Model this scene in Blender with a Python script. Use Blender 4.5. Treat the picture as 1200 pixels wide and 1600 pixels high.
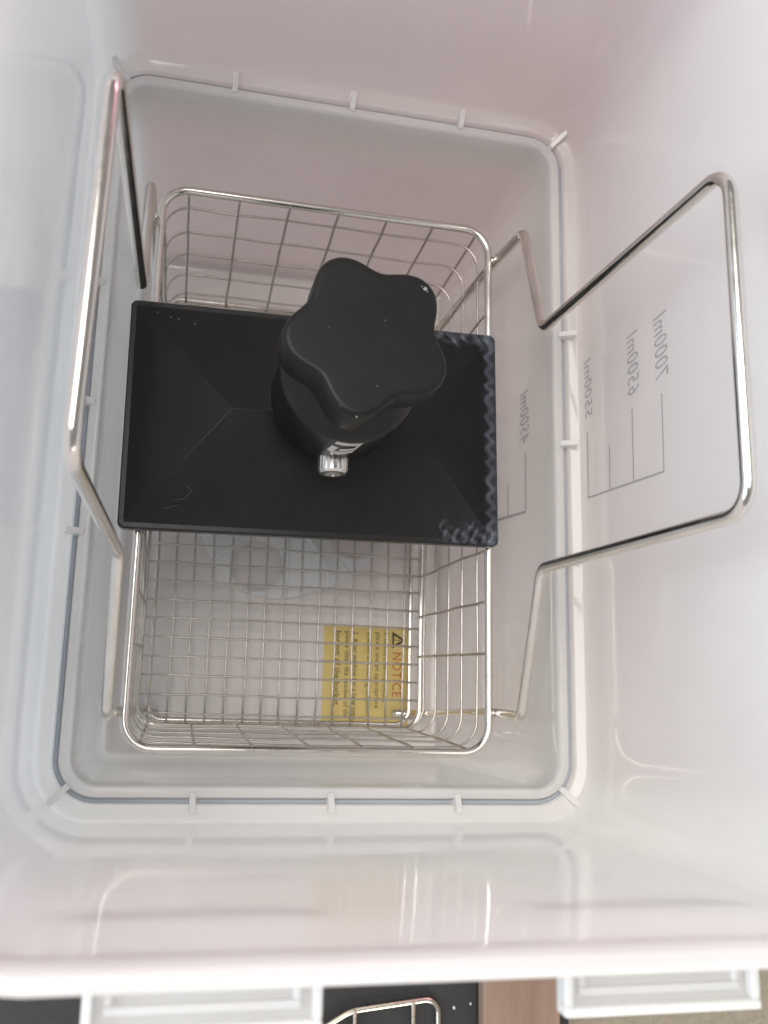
import bpy, bmesh, math, random
from mathutils import Vector, Matrix
random.seed(7)
scene = bpy.context.scene
for o in list(bpy.data.objects): bpy.data.objects.remove(o)

# ---------------------------------------------------------------- units
# everything below is measured in millimetres; z = 0 is the inner ledge of the container, the table lies at z = -TZ
TZ = 140.0
def V(x, y, z): return Vector((x*.001, y*.001, (z+TZ)*.001))

# ---------------------------------------------------------------- camera
cd = bpy.data.cameras.new('camera'); cam = bpy.data.objects.new('camera', cd); scene.collection.objects.link(cam)
cd.sensor_fit = 'VERTICAL'; cd.sensor_height = 8.0; cd.sensor_width = 6.0; cd.lens = 1532.7/1600*8.0
cd.clip_start = .005; cd.clip_end = 20
right, up, back = Vector((.973, .021, .232)), Vector((-.068, .978, .199)), Vector((-.222, -.210, .952))
back.normalize(); right = (right - back*right.dot(back)).normalized(); up = back.cross(right)
M = Matrix((right, up, back)).transposed().to_4x4(); M.translation = V(-60.36, -103.28, 331.46)
cam.matrix_world = M
cd.dof.use_dof = True; cd.dof.focus_distance = .345; cd.dof.aperture_fstop = 3.8
scene.camera = cam
scene.render.resolution_x = 768; scene.render.resolution_y = 1024

# ---------------------------------------------------------------- light
w = bpy.data.worlds.new('World'); scene.world = w; w.use_nodes = True
bg = w.node_tree.nodes['Background']; bg.inputs[0].default_value = (.80, .785, .765, 1); bg.inputs[1].default_value = .29
def area(name, loc, target, size, sizey, power, col):
    l = bpy.data.lights.new(name, 'AREA'); l.shape = 'RECTANGLE'; l.size = size; l.size_y = sizey; l.energy = power; l.color = col
    o = bpy.data.objects.new(name, l); scene.collection.objects.link(o)
    o.location = Vector(loc); d = Vector(target)-Vector(loc); o.rotation_euler = d.to_track_quat('-Z', 'Y').to_euler()
    o['kind'] = 'structure'
    return o
area('window_light', (-1.5, -.15, .8), (0, 0, .15), 1.4, 1.1, 28, (.70, .85, 1.0))
area('ceiling_light', (-.55, .2, 1.9), (0, 0, .1), 1.1, 1.1, 23, (1.0, .95, .89))
area('near_fill', (.5, -1.6, .5), (.05, -.05, .2), .9, .9, 23, (1.0, .98, .92))  # added fill outside the near wall, brightens it from behind
area('pink_fill', (.9, 1.3, .8), (.08, .13, .25), .6, .6, 6.2, (1.0, .33, .48))  # added lamp with no known source, tints the far wall pink
vs = scene.view_settings
vs.view_transform = 'Standard'; vs.look = 'None'; vs.exposure = 0.24; vs.gamma = 1.0; vs.use_curve_mapping = False
scene.render.engine = 'CYCLES'
scene.cycles.max_bounces = 28; scene.cycles.diffuse_bounces = 26; scene.cycles.glossy_bounces = 6
scene.cycles.transmission_bounces = 26; scene.cycles.transparent_max_bounces = 12
scene.cycles.caustics_reflective = False; scene.cycles.caustics_refractive = False

# ---------------------------------------------------------------- materials
def newmat(name):
    m = bpy.data.materials.new(name); m.use_nodes = True; nt = m.node_tree; nt.nodes.clear()
    out = nt.nodes.new('ShaderNodeOutputMaterial'); return m, nt, out
def N(nt, t, **kw):
    n = nt.nodes.new(t)
    for k, v in kw.items():
        if k in n.inputs: n.inputs[k].default_value = v
        else: setattr(n, k, v)
    return n
def coord(nt): return N(nt, 'ShaderNodeTexCoord').outputs['Object']
def noise(nt, scale, detail=3, rough=.55, vec=None):
    n = N(nt, 'ShaderNodeTexNoise'); n.inputs['Scale'].default_value = scale; n.inputs['Detail'].default_value = detail
    n.inputs['Roughness'].default_value = rough
    nt.links.new(vec if vec is not None else coord(nt), n.inputs['Vector']); return n
def ramp(nt, sock, p0, c0, p1, c1):
    r = N(nt, 'ShaderNodeValToRGB'); e = r.color_ramp.elements
    e[0].position = p0; e[0].color = (*c0, 1); e[1].position = p1; e[1].color = (*c1, 1)
    nt.links.new(sock, r.inputs[0]); return r
def bump(nt, sock, strength, dist):
    b = N(nt, 'ShaderNodeBump'); b.inputs['Strength'].default_value = strength; b.inputs['Distance'].default_value = dist
    nt.links.new(sock, b.inputs['Height']); return b
def stretch(nt, s):
    mp = N(nt, 'ShaderNodeMapping'); mp.inputs['Scale'].default_value = s
    nt.links.new(coord(nt), mp.inputs['Vector']); return mp.outputs[0]

def plastic_mat(name, col, trans, clear, rough=.09):
    """milky polypropylene: scatters, lets light through, shiny skin"""
    m, nt, out = newmat(name); L = nt.links.new
    d = N(nt, 'ShaderNodeBsdfDiffuse'); t = N(nt, 'ShaderNodeBsdfTranslucent'); g = N(nt, 'ShaderNodeBsdfGlossy'); tr = N(nt, 'ShaderNodeBsdfTransparent')
    n1 = noise(nt, 14, 4); c = ramp(nt, n1.outputs[0], .3, tuple(v*.955 for v in col), .7, col)
    L(c.outputs[0], d.inputs[0]); L(c.outputs[0], t.inputs[0]); tr.inputs[0].default_value = (.93, .94, .95, 1)
    a = N(nt, 'ShaderNodeMixShader'); a.inputs[0].default_value = trans; L(d.outputs[0], a.inputs[1]); L(t.outputs[0], a.inputs[2])
    b = N(nt, 'ShaderNodeMixShader'); b.inputs[0].default_value = clear; L(a.outputs[0], b.inputs[1]); L(tr.outputs[0], b.inputs[2])
    n2 = noise(nt, 26, 2); n3 = noise(nt, 900, 2)
    b1 = bump(nt, n2.outputs[0], .07, .0011); b2 = bump(nt, n3.outputs[0], .06, .0001); L(b1.outputs[0], b2.inputs['Normal'])
    n4 = noise(nt, 60, 5, .7); rr = ramp(nt, n4.outputs[0], .35, (rough*.7,)*3, .75, (rough*1.7,)*3); L(rr.outputs[0], g.inputs['Roughness'])
    fr = N(nt, 'ShaderNodeFresnel'); fr.inputs[0].default_value = 1.49
    for s in (g, fr): L(b2.outputs[0], s.inputs['Normal'])
    ge = N(nt, 'ShaderNodeNewGeometry'); inv = N(nt, 'ShaderNodeMath', operation='SUBTRACT'); inv.inputs[0].default_value = 1; L(ge.outputs['Backfacing'], inv.inputs[1])
    mu = N(nt, 'ShaderNodeMath', operation='MULTIPLY'); L(fr.outputs[0], mu.inputs[0]); L(inv.outputs[0], mu.inputs[1])   # the shiny skin is only on the outside of the solid
    f = N(nt, 'ShaderNodeMixShader'); L(mu.outputs[0], f.inputs[0]); L(b.outputs[0], f.inputs[1]); L(g.outputs[0], f.inputs[2])
    L(f.outputs[0], out.inputs[0]); return m
def pbr(name, col, rough, metal=0., col2=None, nscale=40, bs=0., bscale=300, bdist=.0003, vec=None, rough2=None, spec=.5, coat=0.):
    m, nt, out = newmat(name); L = nt.links.new
    p = N(nt, 'ShaderNodeBsdfPrincipled'); p.inputs['Metallic'].default_value = metal; p.inputs['Specular IOR Level'].default_value = spec
    p.inputs['Coat Weight'].default_value = coat
    v = stretch(nt, vec) if vec else None
    n1 = noise(nt, nscale, 5, .6, v)
    L(ramp(nt, n1.outputs[0], .32, col, .70, col2 or tuple(c*.85 for c in col)).outputs[0], p.inputs['Base Color'])
    n2 = noise(nt, nscale*2.3, 5, .65, v)
    L(ramp(nt, n2.outputs[0], .3, (rough,)*3, .75, (rough2 if rough2 else rough*1.3,)*3).outputs[0], p.inputs['Roughness'])
    if bs: L(bump(nt, noise(nt, bscale, 4, .6, v).outputs[0], bs, bdist).outputs[0], p.inputs['Normal'])
    L(p.outputs[0], out.inputs[0]); return m

MAT = {
 'plastic': plastic_mat('milky_polypropylene', (.955, .948, .942), .58, .05, .065),
 'plastic_floor': plastic_mat('thick_base_polypropylene', (.93, .885, .86), .10, .0, .08),
 'plastic_rib': plastic_mat('milky_polypropylene_rib', (.955, .95, .945), .38, .03, .15),
 'latch': plastic_mat('thin_latch_plastic', (.96, .96, .955), .55, .18, .15),
 'impeller': plastic_mat('white_impeller_plastic', (.95, .97, .98), .2, .0, .2),
 'steel': pbr('polished_steel', (.80, .765, .72), .13, 1., (.70, .665, .62), 60, .12, 420, .0002, rough2=.26),
 'steel_thin': pbr('welded_steel_wire', (.56, .53, .495), .28, 1., (.44, .415, .38), 150, .25, 600, .0002, rough2=.36),
 'screw': pbr('zinc_plated_steel', (.82, .82, .80), .2, 1., (.66, .66, .64), 300, .2, 900, .0001),
 'black': pbr('black_anodised_aluminium', (.0075, .0072, .0075), .29, 0., (.011, .0105, .0105), 90, rough2=.37, spec=.34),
 'knob': pbr('black_moulded_knob', (.012, .0118, .0115), .36, 0., (.016, .0155, .015), 60, .10, 1800, .00008, rough2=.48, spec=.24),
 'logo': pbr('silver_print', (.62, .61, .59), .45, 0., (.56, .55, .53), 300),
 'scratch': pbr('bare_scratch', (.12, .12, .12), .5),
 'dust': pbr('pale_dust', (.40, .40, .40), .8),
 'groove_shade': pbr('blue_grey_groove_shade', (.40, .43, .48), .5, 0., (.35, .38, .43), 60),  # shade of the ledge groove, put into the colour
 'print': pbr('grey_print', (.41, .415, .42), .6, 0., (.47, .475, .48), 300),
 'sticker': pbr('yellow_paper', (.78, .61, .22), .5, 0., (.73, .57, .20), 80),
 'ink': pbr('black_ink', (.055, .047, .025), .6),
 'red_ink': pbr('red_ink', (.60, .13, .045), .6),
 'mat_black': pbr('black_rubber', (.018, .0175, .0175), .6, 0., (.028, .027, .026), 30, .3, 500, .0004),
 'wood': pbr('pale_wood', (.30, .20, .145), .6, 0., (.21, .135, .095), 9, .25, 60, .0006, vec=(9, 1.0, 9)),
 'table': pbr('beige_woven_cloth', (.30, .265, .20), .85, 0., (.24, .21, .155), 260, .7, 700, .0008),
 'brass': pbr('brass_wire', (.82, .76, .64), .25, 1., (.72, .66, .54), 120),
 'speck': pbr('white_crumb', (.75, .73, .70), .8),
}
# clear film: 'layers' (a mesh attribute) says how much it is gathered up into crinkles
m, nt, out = newmat('clear_film'); L = nt.links.new
tr = N(nt, 'ShaderNodeBsdfTransparent'); tr.inputs[0].default_value = (.90, .92, .95, 1)
g = N(nt, 'ShaderNodeBsdfGlossy'); g.inputs['Roughness'].default_value = .34; g.inputs[0].default_value = (.90, .94, 1, 1)
at = N(nt, 'ShaderNodeAttribute', attribute_name='layers'); fr = N(nt, 'ShaderNodeFresnel')
mr = N(nt, 'ShaderNodeMapRange'); mr.inputs['To Min'].default_value = 1.16; mr.inputs['To Max'].default_value = 1.5; L(at.outputs['Fac'], mr.inputs['Value']); L(mr.outputs[0], fr.inputs[0])
d = N(nt, 'ShaderNodeBsdfDiffuse'); d.inputs[0].default_value = (.22, .26, .33, 1)          # gathered film turns milky
mm_ = N(nt, 'ShaderNodeMath', operation='MULTIPLY'); mm_.inputs[1].default_value = .34; L(at.outputs['Fac'], mm_.inputs[0])
a = N(nt, 'ShaderNodeMixShader'); L(mm_.outputs[0], a.inputs[0]); L(tr.outputs[0], a.inputs[1]); L(d.outputs[0], a.inputs[2])
f = N(nt, 'ShaderNodeMixShader'); L(fr.outputs[0], f.inputs[0]); L(a.outputs[0], f.inputs[1]); L(g.outputs[0], f.inputs[2]); L(f.outputs[0], out.inputs[0])
MAT['film'] = m

# ---------------------------------------------------------------- helpers
col = scene.collection
def mesh_obj(name, verts, faces, mat, parent=None, smooth=True, mm=True, kind=None):
    """verts in mm (scene frame); becomes a child of parent with its own local frame"""
    P = [V(*v) for v in verts] if mm else verts
    org = sum(P, Vector())/len(P) if parent is None else parent.location.copy()
    me = bpy.data.meshes.new(name); me.from_pydata([tuple(p-org) for p in P], [], faces); me.update()
    bm = bmesh.new(); bm.from_mesh(me); bmesh.ops.recalc_face_normals(bm, faces=bm.faces[:]); bm.to_mesh(me); bm.free()
    me.materials.append(MAT[mat])
    if smooth: me.polygons.foreach_set('use_smooth', [True]*len(me.polygons))
    o = bpy.data.objects.new(name, me); col.objects.link(o)
    if parent is None: o.location = org
    else: o.parent = parent
    if kind: o['kind'] = kind
    return o
def sub(o, name, verts, faces, mat, smooth=True):
    """sub-part of a part that sits at its thing's origin"""
    root = o.parent; me_o = mesh_obj(name, verts, faces, mat, root, smooth); me_o.parent = o; return me_o
def thing(name, label, cat, loc):
    o = bpy.data.objects.new(name, None); col.objects.link(o); o.location = V(*loc); o.empty_display_size = .02
    o['label'] = label; o['category'] = cat; return o
def tag(o, label, cat): o['label'] = label; o['category'] = cat; return o
def flat_by_angle(o, deg=32):
    bm = bmesh.new(); bm.from_mesh(o.data)
    for e in bm.edges: e.smooth = not (len(e.link_faces) == 2 and e.calc_face_angle(0) > math.radians(deg))
    bm.to_mesh(o.data); bm.free()
def bevel(o, width, seg=2, deg=30):
    b = o.modifiers.new('bevel', 'BEVEL'); b.width = width*.001; b.segments = seg; b.limit_method = 'ANGLE'; b.angle_limit = math.radians(deg)

def fillet(pts, r, closed=False, n=7):
    pts = [Vector(p) for p in pts]; out = []; m = len(pts)
    for i, p in enumerate(pts):
        if not closed and i in (0, m-1): out.append(p); continue
        a, b = pts[i-1], pts[(i+1) % m]; rr = r[i] if isinstance(r, (list, tuple)) else r
        u, v = (a-p), (b-p); lu, lv = u.length, v.length; u.normalize(); v.normalize()
        ang = u.angle(v); t = min(rr/math.tan(ang/2), lu*.48, lv*.48); rr = t*math.tan(ang/2)
        bis = (u+v).normalized(); cc = p+bis*(rr/math.sin(ang/2)); s, e = p+u*t-cc, p+v*t-cc
        tot = s.angle(e); ax = s.cross(e).normalized()
        for k in range(n+1): out.append(cc+Matrix.Rotation(tot*k/n, 3, ax)@s)
    return out
def tube_data(path, r, closed=False, ns=10, dome=True):
    path = [Vector(p) for p in path]; n = len(path); vs_, fs = [], []; nrm = None
    for i in range(n):
        if closed: t = path[(i+1) % n]-path[i-1]
        else: t = path[min(i+1, n-1)]-path[max(i-1, 0)]
        t.normalize()
        if nrm is None:
            nrm = t.cross(Vector((0, 0, 1)) if abs(t.z) < .9 else Vector((1, 0, 0))).normalized()
        else: nrm = (nrm-t*nrm.dot(t)).normalized()
        b = t.cross(nrm); rr = r(i/n) if callable(r) else r
        for k in range(ns):
            a = 2*math.pi*k/ns; vs_.append(path[i]+(nrm*math.cos(a)+b*math.sin(a))*rr)
    for i in range(n if closed else n-1):
        for k in range(ns):
            j = (i+1) % n; fs.append((i*ns+k, i*ns+(k+1) % ns, j*ns+(k+1) % ns, j*ns+k))
    if not closed:
        for base, p, q in ((0, path[0], path[0]-path[1]), ((n-1)*ns, path[-1], path[-1]-path[-2])):
            c = len(vs_); rr = r(0) if callable(r) else r; vs_.append(p+q.normalized()*rr*(.55 if dome else 0))
            for k in range(ns): fs.append((base+(k+1) % ns, base+k, c) if base == 0 else (base+k, base+(k+1) % ns, c))
    return vs_, fs
def tube(name, path, r, mat, parent=None, closed=False, ns=10):
    return mesh_obj(name, *tube_data(path, r, closed, ns), mat, parent)
def rrect(cx, cy, hw, hd, rad, n=8):
    pts = []
    for sx, sy, a0 in ((1, 1, 0), (-1, 1, 90), (-1, -1, 180), (1, -1, 270)):
        for k in range(n+1):
            a = math.radians(a0+90*k/n); pts.append((cx+sx*(hw-rad)+rad*math.cos(a), cy+sy*(hd-rad)+rad*math.sin(a)))
    return pts
def box_data(x0, x1, y0, y1, z0, z1):
    v = [(x, y, z) for z in (z0, z1) for y in (y0, y1) for x in (x0, x1)]
    return v, [(0, 2, 3, 1), (4, 5, 7, 6), (0, 1, 5, 4), (2, 6, 7, 3), (0, 4, 6, 2), (1, 3, 7, 5)]
def loft(rings, closed_ends=True, loop=False):
    n = len(rings[0]); v = [p for r in rings for p in r]; f = []
    for i in range(len(rings) if loop else len(rings)-1):
        j = (i+1) % len(rings)
        for k in range(n): f.append((i*n+k, i*n+(k+1) % n, j*n+(k+1) % n, j*n+k))
    if closed_ends and not loop: f.append(tuple(reversed(range(n)))); f.append(tuple(range((len(rings)-1)*n, len(rings)*n)))
    return v, f

def text_data(txt, place, box, shear=0.):
    """flat lettering as mesh, stretched to a box (u0,u1,v0,v1) and mapped by place(u,v)"""
    c = bpy.data.curves.new('t', 'FONT'); c.body = txt; c.resolution_u = 3; c.shear = shear; c.space_character = 1.08
    o = bpy.data.objects.new('t', c); col.objects.link(o)
    dg = bpy.context.evaluated_depsgraph_get(); me = bpy.data.meshes.new_from_object(o.evaluated_get(dg))
    P = [v.co.copy() for v in me.vertices]; F = [tuple(p.vertices) for p in me.polygons]
    bpy.data.objects.remove(o); bpy.data.curves.remove(c); bpy.data.meshes.remove(me)
    x0 = min(p.x for p in P); x1 = max(p.x for p in P); y0 = min(p.y for p in P); y1 = max(p.y for p in P)
    u0, u1, v0, v1 = box
    return [place(u0+(p.x-x0)/(x1-x0)*(u1-u0), v0+(p.y-y0)/(y1-y0)*(v1-v0)) for p in P], F

# ---------------------------------------------------------------- table and what lies on it
FLOOR = -132.0
v, f = box_data(-900, 900, -900, 900, -TZ-30, -TZ)
t = mesh_obj('table', v, f, 'table', smooth=False); t['kind'] = 'structure'; t['label'] = 'beige woven table covering under everything'
# ---------------------------------------------------------------- container
HW, HD, CR = 82.5, 124.6, 9.0
box_ = thing('plastic_container', 'milky translucent plastic wash container with inner ledge and volume scale', 'container', (0, 0, -TZ))
RIMZ = 167.0
prof = [  # (offset from the ledge line, z, extra corner radius)
 (-60, FLOOR), (-12, FLOOR), (-8, FLOOR+.3), (-5.9, FLOOR+1.3), (-4.7, FLOOR+3.2), (-4.1, FLOOR+6.5),
 (-3.0, -95), (-2.0, -62), (-1.0, -30), (-.1, -1.6), (.15, -.5), (.7, 0), (2.9, 0), (3.3, -.3), (3.5, -1), (3.8, -9.5), (4.2, -10),
 (5.2, -10), (5.6, -9.5), (5.75, -1.0), (5.95, -.2), (6.4, .15), (9.3, .5), (10.2, 1.0), (10.7, 2.2), (10.85, 4),
 (11.0, 8), (11.8, 35), (12.75, 66), (13.75, 100), (14.8, 134), (15.6, 160), (15.8, 164.5), (16.4, 166.4), (17.4, RIMZ), (19.0, RIMZ), (19.7, RIMZ-.6), (20.0, RIMZ-1.8),
 (19.6, RIMZ-8), (18.9, RIMZ-8.4), (18.2, RIMZ-8), (18.0, RIMZ-3), (17.0, RIMZ-4), (16.9, 134), (15.8, 100), (14.8, 66), (13.8, 30), (12.8, -4), (12.2, -13), (11, -13.8), (3.4, -14), (2.2, -16),
 (1.0, -40), (-1.2, -100), (-2.2, FLOOR), (-4.0, -TZ+2), (-7, -TZ+.2), (-14, -TZ+.2), (-60, -TZ+.2)]
rings = []
for o_, z in prof:
    r = max(CR+o_*.9, 3.0) if o_ > -20 else 3.0
    rings.append([(x, y, z) for x, y in rrect(0, 0, HW+o_, HD+o_, r, 8)])
v, f = loft(rings)
body = mesh_obj('body', v, f, 'plastic', box_); flat_by_angle(body, 40)
body.data.materials.append(MAT['plastic_floor'])
for p in body.data.polygons:
    if p.center.z < (FLOOR+TZ+.2)*.001: p.material_index = 1     # the base is thick and lets little light through

tube('groove_shade', [(x, y, -3.0) for x, y in rrect(0, 0, HW+4.68, HD+4.68, CR+4.2, 12)], .82, 'groove_shade', box_, True, 8)  # added ring in the groove, its colour stands in for the dark gap
def fin(cx, cy, ang, ln=7.2):
    ca, sa = math.cos(ang), math.sin(ang)
    prof2 = [(-ln*.42, -.4), (-ln*.40, 1.2), (-ln*.2, 2.2), (ln*.36, 4.6), (ln*.42, 4.4), (ln*.45, -.3), (ln*.12, -.5), (ln*.1, -8), (-ln*.1, -8), (-ln*.12, -.4)]
    vv = []
    for s in (-1.0, 1.0):
        for a, z in prof2: vv.append((cx+a*ca-s*sa, cy+a*sa+s*ca, z))
    n = len(prof2); ff = [tuple(range(n)), tuple(reversed(range(n, 2*n)))]+[(k, k+n, (k+1) % n+n, (k+1) % n) for k in range(n)]
    o = mesh_obj('ledge_rib', vv, ff, 'plastic_rib', box_, False); bevel(o, .55, 3); return o
for s in (-44, .8, 44.4):
    fin(s, HD+4.6, math.pi/2); fin(s, -HD-4.6, -math.pi/2); fin(HW+4.6, s, 0); fin(-HW-4.6, s, math.pi)
for sx in (1, -1):
    for sy in (1, -1):
        fin(sx*(HW+2.6), sy*(HD+2.6), math.atan2(sy, sx), 10)

# inner faces of the upper walls
def wall_x(z): return HW+10.75+.0302*z
def wall_y(z): return HD+10.75+.0302*z

# latches under the rim on the near side
for cx in (-46.2, 45.8):      # open flaps sticking out below the rim: a shallow tray with a raised frame in it
    la = mesh_obj('latch', *box_data(cx-21.7, cx+21.7, -159.4, -141.5, 131.4, 133.0), 'latch', box_, False); bevel(la, .5, 2)
    for bx in ((-21.72, 21.72, -159.42, -157.6, 133.0, 136.4), (-21.7, -19.9, -157.6, -141.6, 133.0, 136.2), (19.9, 21.7, -157.6, -141.6, 133.0, 136.2), (-18, 18, -156.0, -154.4, 133.0, 134.6), (-18, -16.4, -154.4, -142, 133.0, 134.5), (16.4, 18, -154.4, -142, 133.0, 134.5)):
        e = sub(la, 'latch_rib', *box_data(cx+bx[0], cx+bx[1], *bx[2:]), 'plastic_rib', False); bevel(e, .45, 2)

# volume scale printed on the right wall (read from outside, so mirrored in here)
def on_up(y, z): return (wall_x(z)-.22, y, z)
def on_low(y, z): return (HW-.1+.0335*z-.42, y, z)
def strip(name, a, b, wdt, place):
    (y0, z0), (y1, z1) = a, b; L_ = math.hypot(y1-y0, z1-z0); ny, nz = -(z1-z0)/L_*wdt/2, (y1-y0)/L_*wdt/2
    n = 6; vv = []
    for k in range(n+1):
        y, z = y0+(y1-y0)*k/n, z0+(z1-z0)*k/n; vv += [place(y+ny, z+nz), place(y-ny, z-nz)]
    return mesh_obj(name, vv, [(2*k, 2*k+1, 2*k+3, 2*k+2) for k in range(n)], 'print', box_, False)
strip('scale_line', (-20.4, 4.6), (-23.2, 57.4), .75, on_up)
for y0, y1, z in ((-20.3, 4.6, 4.8), (-21.2, -5, 21.6), (-21.8, 3.4, 38.2), (-23.1, 2.8, 57.3)): strip('scale_mark', (y0, z), (y1, z+.5), .7, on_up)
strip('scale_line', (-17.6, -58), (-20, -27), 1.0, on_low)
for y0, y1, z in ((-19.6, 4.8, -27), (-18.4, -4.8, -45.2)): strip('scale_mark', (y0, z), (y1, z+.3), 1.0, on_low)
for txt, y0, y1, z0, z1, pl in (('7000ml', 8.0, 30, 54.4, 62.4, on_up), ('6500ml', 8.4, 30.6, 36.4, 44, on_up), ('5500ml', 10, 33, 3.9, 9.6, on_up), ('4500ml', 8.6, 30.4, -31.5, -23, on_low)):
    mesh_obj('scale_number', *text_data(txt, pl, (y0, y1, z0, z1), .12), 'print', box_, False)

# ---------------------------------------------------------------- impeller on the container floor
imp = thing('impeller', 'white translucent stirring disc with round holes under the wire basket', 'impeller', (0, 0, FLOOR))
def impeller_disc():
    R0, RH, rh, n = 47.0, 35.2, 12.4, 26
    outer = []
    for k in range(96):
        a = 2*math.pi*k/96; outer.append(((R0+1.6*math.cos(4*(a-math.radians(246))))*math.cos(a), (R0+1.6*math.cos(4*(a-math.radians(246))))*math.sin(a)))
    loops = [outer]
    for q in range(4):
        a0 = math.radians(246+90*q); cx, cy = RH*math.cos(a0), RH*math.sin(a0)
        loops.append([(cx+rh*math.cos(2*math.pi*k/n), cy+rh*math.sin(2*math.pi*k/n)) for k in range(n)])
    bm = bmesh.new()
    for lp in loops:
        vv = [bm.verts.new((x, y, 0)) for x, y in lp]
        for i in range(len(vv)): bm.edges.new((vv[i], vv[(i+1) % len(vv)]))
    bmesh.ops.triangle_fill(bm, use_beauty=True, use_dissolve=False, edges=bm.edges[:])
    r = bmesh.ops.extrude_face_region(bm, geom=bm.faces[:])
    for g_ in r['geom']:
        if isinstance(g_, bmesh.types.BMVert): g_.co.z += 2.2
    bmesh.ops.recalc_face_normals(bm, faces=bm.faces[:]); bm.verts.index_update()
    out_ = [(v_.co.x, v_.co.y, v_.co.z+FLOOR+2.6) for v_ in bm.verts], [tuple(v_.index for v_ in f_.verts) for f_ in bm.faces]
    bm.free(); return out_
disc = mesh_obj('disc', *impeller_disc(), 'impeller', imp, False)
for q in range(4):
    a0 = math.radians(246+90*q); cx, cy = 35.2*math.cos(a0), 35.2*math.sin(a0)
    a1 = math.radians(294+90*q); pts = []
    for k in range(9):
        r_ = 14+34*k/8; aa = a1+.10*math.sin(k/8*math.pi); pts.append((r_*math.cos(aa), r_*math.sin(aa)))
    vv, ff = [], []
    for k, (x, y) in enumerate(pts):
        nx, ny = -math.sin(a1)*.8, math.cos(a1)*.8
        h = 10 if k < 7 else 6
        vv += [(x+nx, y+ny, FLOOR+4.6), (x-nx, y-ny, FLOOR+4.6), (x-nx*.6, y-ny*.6, FLOOR+h), (x+nx*.6, y+ny*.6, FLOOR+h)]
        if k: b0 = 4*(k-1); b1 = 4*k; ff += [(b0+i, b0+(i+1) % 4, b1+(i+1) % 4, b1+i) for i in range(4)]
    ff += [(0, 1, 2, 3), (35, 34, 33, 32)]
    mesh_obj('fin', vv, ff, 'impeller', imp, False)
    for dx in (-1, 1):   # webs beside each hole
        a2 = a0+dx*math.radians(24)
        p0 = (15*math.cos(a2), 15*math.sin(a2)); p1 = (45*math.cos(a0+dx*.42), 45*math.sin(a0+dx*.42))
        tube('web', [(p0[0], p0[1], FLOOR+4.9), (p1[0], p1[1], FLOOR+4.9)], .9, 'impeller', imp, ns=6)
hubr = [[(r_*math.cos(2*math.pi*k/28), r_*math.sin(2*math.pi*k/28), z) for k in range(28)] for r_, z in ((13, FLOOR+.02), (13, FLOOR+8.6), (11.5, FLOOR+9.4), (5, FLOOR+9.4))]
hb = mesh_obj('hub', *loft(hubr), 'impeller', imp); flat_by_angle(hb)

# ---------------------------------------------------------------- notice sticker on the container floor
SX0, SX1, SY0, SY1 = 19.6, 61.5, -105.0, -57.6
SZ = FLOOR+.16
sv, sf = box_data(SX0, SX1, SY0, SY1, FLOOR+.02, SZ)
st = mesh_obj('notice_sticker', sv, sf, 'sticker', None, False); tag(st, 'yellow warning sticker reading NOTICE seen through the basket bottom', 'sticker')
def stick(u, w_): return (SX1-w_, SY1-u, SZ+.12)      # u along the line of writing (towards the viewer), w_ down the page
def on_sticker(name, vv, ff, mat):
    o = mesh_obj(name, vv, ff, mat, st, False); return o
def sline(txt, u0, u1, w0, w1, mat='ink'): return on_sticker('lettering', *text_data(txt, lambda u, b: stick(u, w1-b), (u0, u1, 0, w1-w0)), mat)
sline('NOTICE', 12.5, 33.5, 3.6, 8.0, 'red_ink')
sline('1. In the cleaning mode,', 3.2, 36, 10.2, 13.2)
sline('please use an appropriate', 3.2, 39, 14.2, 17.2)
sline('amount of cleaning solution.', 3.2, 42, 18.4, 21.4)
sline('2. After washing for a long time,', 3.2, 45.2, 25.2, 28.2)
sline('please clean the residue of the', 3.2, 44, 29.2, 32.2)
sline('bottom of the bucket.', 3.2, 38.6, 33.4, 36.4)
tri = [(2.4, 8.4), (10.6, 8.4), (6.5, 1.6)]; ti = [(4.3, 7.4), (8.7, 7.4), (6.5, 3.6)]
on_sticker('warning_triangle', [stick(*p) for p in tri+ti], [(0, 1, 4, 3), (1, 2, 5, 4), (2, 0, 3, 5)], 'ink')
on_sticker('exclamation_mark', [stick(*p) for p in ((6.2, 6.0), (6.8, 6.0), (6.75, 4.6), (6.25, 4.6), (6.2, 7.0), (6.8, 7.0), (6.8, 6.4), (6.2, 6.4))], [(0, 1, 2, 3), (4, 5, 6, 7)], 'ink')

# ---------------------------------------------------------------- wire basket
BX, BY, RZ, BZ = -.8, -7.0, -28.7, -116.7
RW, RD, BW, BD = 66.9, 106.85, 63.9, 99.1
bas = thing('wire_basket', 'stainless steel wire mesh basket with two tall carrying handles', 'basket', (BX, BY, FLOOR))
def ring3(hw, hd, z, rad, jit=0.):
    out_ = []
    pts = rrect(BX, BY, hw, hd, rad, 7); n = len(pts)
    for i in range(n):
        a, b = Vector((*pts[i], z)), Vector((*pts[(i+1) % n], z)); m_ = 7 if (b-a).length > 30 else 1
        for k in range(m_):
            p = a.lerp(b, k/m_)
            if jit and m_ > 1 and k: p += Vector((random.gauss(0, jit), random.gauss(0, jit), random.gauss(0, jit)))
            out_.append(p)
    return out_
tube('rim', ring3(RW, RD, RZ, 10.5), 1.6, 'steel', bas, True, 14)
tube('bottom_frame', ring3(BW, BD, BZ, 9), 1.35, 'steel', bas, True, 12)
tube('bottom_frame', ring3(BW-4.6, BD-2.2, BZ-2.3, 7), 1.1, 'steel', bas, True, 10)
for z in (-38.6, -56.3, -73.2, -90.2, -107.4):
    k = (RZ-z)/(RZ-BZ); s = RW+(BW-RW)*k-1.1, RD+(BD-RD)*k-1.1
    tube('side_wire', ring3(s[0], s[1], z, 10, .22), 0.48, 'steel_thin', bas, True, 7)
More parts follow.
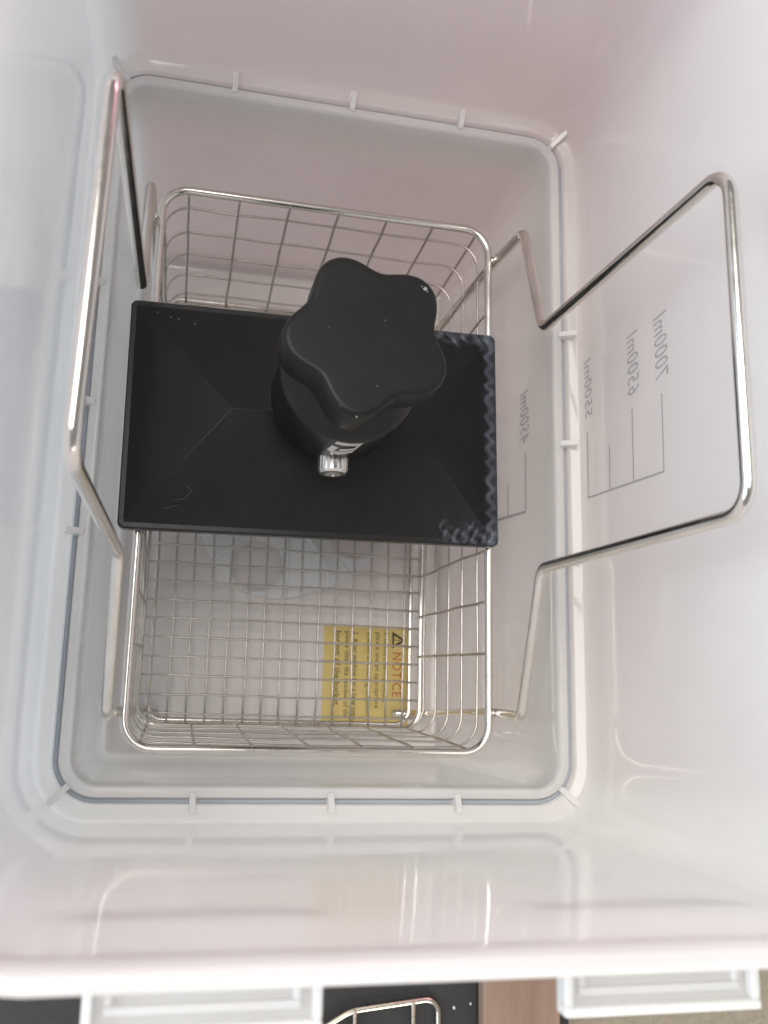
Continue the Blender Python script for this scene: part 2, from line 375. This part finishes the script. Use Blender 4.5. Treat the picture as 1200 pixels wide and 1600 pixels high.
r_up = .54
def upright(p_top, p_bot, inward):
    pt, pb = Vector(p_top), Vector(p_bot); i = Vector(inward)
    m_ = [pt+i*1.0+Vector((0, 0, .9)), pt+i*1.5+Vector((0, 0, -2))]
    for k in range(1, 8): m_.append((pt+i*1.5).lerp(pb+i*1.3, k/8)+Vector((random.gauss(0, .16), random.gauss(0, .16), 0)))
    m_.append(pb+i*1.1)
    tube('upright_wire', m_, r_up, 'steel_thin', bas, ns=7)
for x in (-57.8, -38, -17.8, 2.0, 22.1, 41.8, 61.0): upright((x, BY+RD-.2, RZ), ((x-BX)*.955+BX, BY+BD, BZ), (0, -1, 0))
for x in (-62.0, -43, -22.9, -2.2, 17.7, 36.9, 57.2): upright((x, BY-RD+.2, RZ), ((x-BX)*.955+BX, BY-BD, BZ), (0, 1, 0))
for s in (-1, 1):
    for y in (-77.3, -57.4, -37.3, -17.4, 2.4, 22.2, 41.8, 61.2, 82.0): upright((BX+s*(RW-.1), y+s*.8, RZ), (BX+s*BW, (y-BY)*.935+BY, BZ), (-s, 0, 0))
gx = (-60.0, -51.4, -43.6, -35.2, -26.9, -18.5, -10.5, -2.6, 5.9, 14.3, 22.2, 30.5, 38.8, 47.0, 54.9)
for x in gx:
    p = [(x+random.gauss(0, .18), BY-BD+1.2+(2*BD-2.4)*k/12, BZ-.6+random.gauss(0, .12)) for k in range(13)]
    tube('bottom_wire', p, 0.48, 'steel_thin', bas, ns=7)
for k_ in range(24):
    y = -101.3+8.33*k_
    p = [(BX-BW+1.0+(2*BW-2.0)*k/10, y+random.gauss(0, .16), BZ+.5+random.gauss(0, .12)) for k in range(11)]
    tube('bottom_wire', p, 0.48, 'steel_thin', bas, ns=7)
# handles: one bent rod each; the rods run down outside the mesh and end as feet on the container floor
hR = [(72.5, 88.4, -4.4), (70.9, 38.5, 17.4), (76.4, 39.0, 128.5), (77.2, -52.0, 128), (69.2, -49.9, 17.4), (69.6, -100.3, -4.4)]
hL = [(-71.8, 86.9, -4.4), (-71.4, 36.6, 17.4), (-76.9, 39.5, 129), (-79.2, -51.5, 128.5), (-72.2, -52.7, 17.4), (-72.9, -102.9, -4.4)]
HRAD = 1.9
for s, h in ((1, hR), (-1, hL)):
    def foot(y): return [(BX+s*54.5, y, FLOOR+HRAD+.05), (BX+s*62.5, y, FLOOR+HRAD+.05), (BX+s*67.1, y, BZ), (BX+s*(RW+3.4), y, RZ)]
    a = foot(h[0][1]*.985); b = foot(h[-1][1]*.985)
    pts = a+h+b[::-1]
    rad = [0, 5, 5, 5]+[5, 6, 8, 8, 6, 5]+[5, 5, 5, 0]
    path = fillet(pts, rad, n=8)
    tube('handle', path, HRAD, 'steel', bas, ns=16)
    for y in (a[3][1], b[3][1]):   # weld beads between rod and rim
        c0 = (BX+s*(RW+1.7), y, RZ); vv = []
        R_ = [[(c0[0]+1.5*math.sin(t_)*math.cos(q), c0[1]+1.9*math.sin(t_)*math.sin(q), c0[2]+1.5*math.cos(t_)) for q in [2*math.pi*k/10 for k in range(10)]] for t_ in (.25, .8, 1.4, 2.0, 2.8)]
        mesh_obj('weld', *loft(R_), 'steel_thin', bas)

# ---------------------------------------------------------------- build plate
PCX, PCY, PY = -3.98, 6.75, .013
PH, PT = 71.5, 43.4
PB = RZ+1.62
PTOP = -22.7; RIDGE = -9.6
pla = thing('build_plate', 'black metal build plate with hipped top lying across the basket', 'build plate', (PCX, PCY, PB))
def PP(x, y, z):
    c_, s_ = math.cos(PY), math.sin(PY); return (PCX+x*c_-y*s_, PCY+x*s_+y*c_, z)
rg = []
for o_, z in ((-.8, PB), (0, PB+.6), (0, PTOP-.5), (-.5, PTOP)): rg.append([PP(x, y, z) for x, y in rrect(0, 0, PH+o_, PT+o_, 2.4, 5)])
sl = mesh_obj('slab', *loft(rg), 'black', pla); flat_by_angle(sl)
RL = 33.5
def roof_z(x, y):
    """height of the hipped top over local plate coordinates"""
    k = min((PT-1.2-abs(y))/(PT-1.2), (PH-1.2-abs(x))/(PH-1.2-RL)); return PTOP+.05+max(0, min(1, k))*(RIDGE-PTOP)
hv = [PP(-PH+1.2, -PT+1.2, PTOP-.3), PP(PH-1.2, -PT+1.2, PTOP-.3), PP(PH-1.2, PT-1.2, PTOP-.3), PP(-PH+1.2, PT-1.2, PTOP-.3), PP(-RL, 0, RIDGE), PP(RL, 0, RIDGE)]
hp = mesh_obj('hipped_top', hv, [(0, 1, 5, 4), (1, 2, 5), (2, 3, 4, 5), (3, 0, 4), (3, 2, 1, 0)], 'black', pla, False); bevel(hp, .12, 2, 8)
KX, KY = -3.4, 7.0
def lathe(prof_, n=64, cx=KX, cy=KY): return loft([[(cx+r_*math.cos(2*math.pi*k/n), cy+r_*math.sin(2*math.pi*k/n), z) for k in range(n)] for r_, z in prof_])
o = mesh_obj('ball_joint', *lathe([(15.5, -14), (15.5, -8), (14, -6.5), (11.5, -5), (11.5, 2), (14, 8), (16, 12)], 40), 'black', pla); flat_by_angle(o)
col_ = mesh_obj('collar', *lathe([(18, 8.2), (21.4, 8.0), (22.3, 8.4), (22.7, 9.4), (22.9, 34), (22.6, 35.5), (21.6, 37), (18.5, 41.5), (16.5, 43.2), (14, 43.6), (14, 47)]), 'black', pla); flat_by_angle(col_, 50)
# star knob
kx, ky = KX+.4, KY+3.2
def star(scale, z, n=120, amp=1.):
    pts = []
    for k in range(n):
        a = 2*math.pi*k/n; th = a-math.radians(45.0)
        c5 = math.cos(5*th); r_ = 23.6+2.7*c5*amp-.12*math.cos(10*th)*amp
        pts.append((kx+(r_+scale)*math.cos(a), ky+(r_+scale)*math.sin(a), z))
    return pts
kr = [star(-9, 45.2), star(-3.2, 45.4), star(-1.2, 46.0), star(-.2, 47.2), star(.1, 49), star(.1, 60.2), star(-.1, 61.0), star(-.5, 61.6), star(-1.1, 61.95), star(-1.9, 62.05), star(-2.3, 62.06), star(-8, 62.08, amp=.7), star(-16, 62.1, amp=.3)]
kn = mesh_obj('star_knob', *loft(kr), 'knob', pla); flat_by_angle(kn, 50)
# logo wrapped on the collar
def on_col(x, z, r_=23.02):
    dx = x-KX; return (x, KY-math.sqrt(max(r_*r_-dx*dx, 1)), z)
def crop_to(a, b):
    u = (a-278)/304; x = -8.3+u*10.2; zt = 33.6+.1*u; zb = 22.6-(1.2*math.sin(math.pi*min(max(u, 0), 1))); t_ = (b-400-22*u)/76.; return x, zt+(zb-zt)*t_
lv, lf = [], []
for q in ([(318, 400), (582, 422), (567, 441), (312, 418)], [(567, 441), (536, 437), (516, 470), (548, 470)], [(396, 452), (526, 455), (516, 470), (390, 468)], [(300, 432), (370, 443), (350, 472), (278, 472)], [(278, 472), (350, 472), (400, 496), (340, 487)], [(350, 472), (544, 475), (536, 491), (400, 496)]):
    b0 = len(lv)
    for k in range(9):
        t_ = k/8
        for (xa, ya), (xb, yb) in ((q[0], q[1]), (q[3], q[2])): lv.append(on_col(*crop_to(xa+(xb-xa)*t_, ya+(yb-ya)*t_)))
    lf += [(b0+2*k, b0+2*k+1, b0+2*k+3, b0+2*k+2) for k in range(8)]
mesh_obj('logo', lv, lf, 'logo', pla, False)
# cap screw in the collar
scx, scz, y0 = -4.2, 12.6, KY-22.6
def yl(prof_, n=48, knurl=None):
    rgs = []
    for r_, y in prof_:
        rgs.append([(scx+(r_+(.16 if knurl and k % 2 and r_ > 4.2 else 0))*math.cos(2*math.pi*k/n), y, scz+(r_+(.16 if knurl and k % 2 and r_ > 4.2 else 0))*math.sin(2*math.pi*k/n)) for k in range(n)])
    return loft(rgs)
sc = mesh_obj('cap_screw', *yl([(4.7, y0+1.8), (5.0, y0), (5.0, y0-4.6), (4.4, y0-5.4), (3.0, y0-5.45), (2.8, y0-3.2), (.4, y0-3.0)], 48, True), 'screw', pla); flat_by_angle(sc)
# chipped corner and dust specks
def speck(name, mat, pos, r_, parent, seed):
    rnd = random.Random(seed); vv = [(pos[0]+r_*math.cos(k*1.047)*rnd.uniform(.4, 1.1), pos[1]+r_*math.sin(k*1.047)*rnd.uniform(.4, 1.1), pos[2]+.03+rnd.uniform(0, .06)) for k in range(6)]
    return mesh_obj(name, vv, [tuple(range(6))], mat, parent, False)
for i, (dx, dy, r_) in enumerate(((17.2, 20.0, .85), (16.2, 20.6, .5), (17.9, 19.0, .45), (-3, -23, .4), (3, -13, .25), (-8, -20, .2), (5, 8, .2), (-12, 4, .18))):
    speck('speck', 'dust', (KX+dx, KY+dy, 62.12 if i > 3 else 62.0), r_, pla, i)
for i, (x, y) in enumerate(((-57, 37), (-54, 36.5), (-48, 35), (-62, 38.5))): speck('speck', 'dust', PP(x, y, roof_z(x, y)+.05), .32, pla, 50+i)
for i, pl_ in enumerate(([(-52, -33), (-48.5, -32.2), (-46.2, -29.2), (-48.6, -27.6)], [(-55.5, -36), (-51, -34.6)])):
    tube('scratch', [PP(x, y, roof_z(x, y)+.05) for x, y in pl_], .10, 'scratch', pla, ns=5)

# ---------------------------------------------------------------- clear film stuck over the end of the plate
def sstep(a, b, t_): t_ = min(1, max(0, (t_-a)/(b-a))); return t_*t_*(3-2*t_)
def film_sheet():
    nx, ny = 100, 190; vv, ff, lay = [], [], []
    for j in range(ny+1):
        y = -PT+.15+(2*PT-.3)*j/ny
        left = 33+abs(y+4)*(.30 if y > -4 else .42)+.5*math.sin(y*.22+2)+.15*math.sin(y*.7)     # peeled, slanting inner edge
        for i in range(nx+1):
            u = (i/nx)**.8; x = left+(PH-.2-left)*u; q = PH-x
            zb = roof_z(x, y) if abs(y) < PT-1.2 and x < PH-1.2 else PTOP+.05
            end = sstep(0, 6, PT-abs(y))
            band = sstep(8.5, 5.5, q)*sstep(0, 1.2, q)                                   # gathered seam along the end of the plate
            mid = 3.4+(1.3+.25*math.sin(y*.37))*end*math.sin(y*.98+.7*math.sin(y*.23+1)+.4*math.sin(y*.61))
            ridge = band*(.62*math.exp(-((q-mid)/1.6)**2)*(.85+.15*math.sin(y*.5))+.04*math.sin(y*2.1+q)*math.sin(y*.8))
            top = sstep(8, 3.5, PT-y+1.2*math.sin(x*.55))*sstep(44, 48, x)*sstep(0, 1, PT-y)
            bot = sstep(9.5, 4, PT+y+1.6*math.sin(x*.5))*sstep(44, 50, x)*sstep(0, 1, PT+y)
            cr = .5*math.sin(x*1.25+.9*math.sin(y*.8)+y*.25)+.35*math.sin(x*.7-y*1.1+1)+.25*math.sin(x*2.2+y*1.7)
            cb = .5*math.sin(x*1.6+1.4*math.sin(y*.6)-y*.7)+.4*math.sin(x*.9+y*1.3+2)+.25*math.sin(x*2.6-y*1.1)
            z = zb+.30+ridge+top*(.5+.6*cr)*.9+bot*(.5+.6*cb)
            vv.append(PP(x, y, z)); lay.append(min(1, .16*band*sstep(8, 3, q)+.8*band*math.exp(-((q-mid)/1.4)**2)*(.85+.25*math.sin(y*.33+2))+top*max(0, .35+.5*cr)+bot*max(0, .35+.5*cb)))
    for j in range(ny):
        for i in range(nx): a = j*(nx+1)+i; ff.append((a, a+1, a+nx+2, a+nx+1))
    return vv, ff, lay
fv, ff_, lay = film_sheet()
fl = mesh_obj('plastic_film', fv, ff_, 'film')
fl.data.attributes.new('layers', 'FLOAT', 'POINT').data.foreach_set('value', lay)
tag(fl, 'clear crinkled protective film stuck over one end of the black plate', 'film')

# ---------------------------------------------------------------- things on the table in front of the container
TT = -TZ
matb = mesh_obj('rubber_mat', *box_data(-330, 98.6, -620, -160, TT+.05, TT+3), 'mat_black', None, False); bevel(matb, .8)
tag(matb, 'black rubber mat on the table beside the wooden board', 'mat')
rk = thing('wire_rack', 'brass coloured wire rack lying on the black mat', 'rack', (40, -300, TT+3))
zr = TT+3.02+1.3
tube('frame', fillet([(-30, -420, zr), (-22, -262, zr), (38, -230, zr), (79, -226, zr), (82, -420, zr)], [0, 14, 20, 6, 0], n=6)+[], 1.3, 'brass', rk, ns=10)
tube('crossbar', fillet([(-30, -420, zr), (82, -420, zr)], 0), 1.3, 'brass', rk, ns=10)
for x, yt in ((67, -227), (40, -229.5), (10, -244), (-8, -254)): tube('bar', [(x, yt, zr+1.0), (x+.4, -420, zr+1.0)], 1.0, 'brass', rk, ns=8)
wb = mesh_obj('wooden_board', *box_data(99.2, 137.2, -560, -150, TT+.05, TT+9), 'wood', None, False); bevel(wb, 1.2)
tag(wb, 'pale brown wooden board lying between the black mat and cloth', 'board')
st2 = mesh_obj('black_strip', *box_data(137.8, 143.4, -560, -150, TT+.05, TT+4), 'mat_black', None, False); bevel(st2, .8)
tag(st2, 'narrow black strip along the wooden board', 'strip')
for i, (x, y, r_, lb) in enumerate(((87, -231, .9, 'small white crumb on the black mat next to the wire rack'), (95, -229.5, .7, 'tiny pale crumb on the black mat next to the wooden board'))):
    o = speck('crumb', 'speck', (x, y, TT+3.05), r_, None, 90+i); tag(o, lb, 'crumb'); o['group'] = 'crumbs on the black mat'
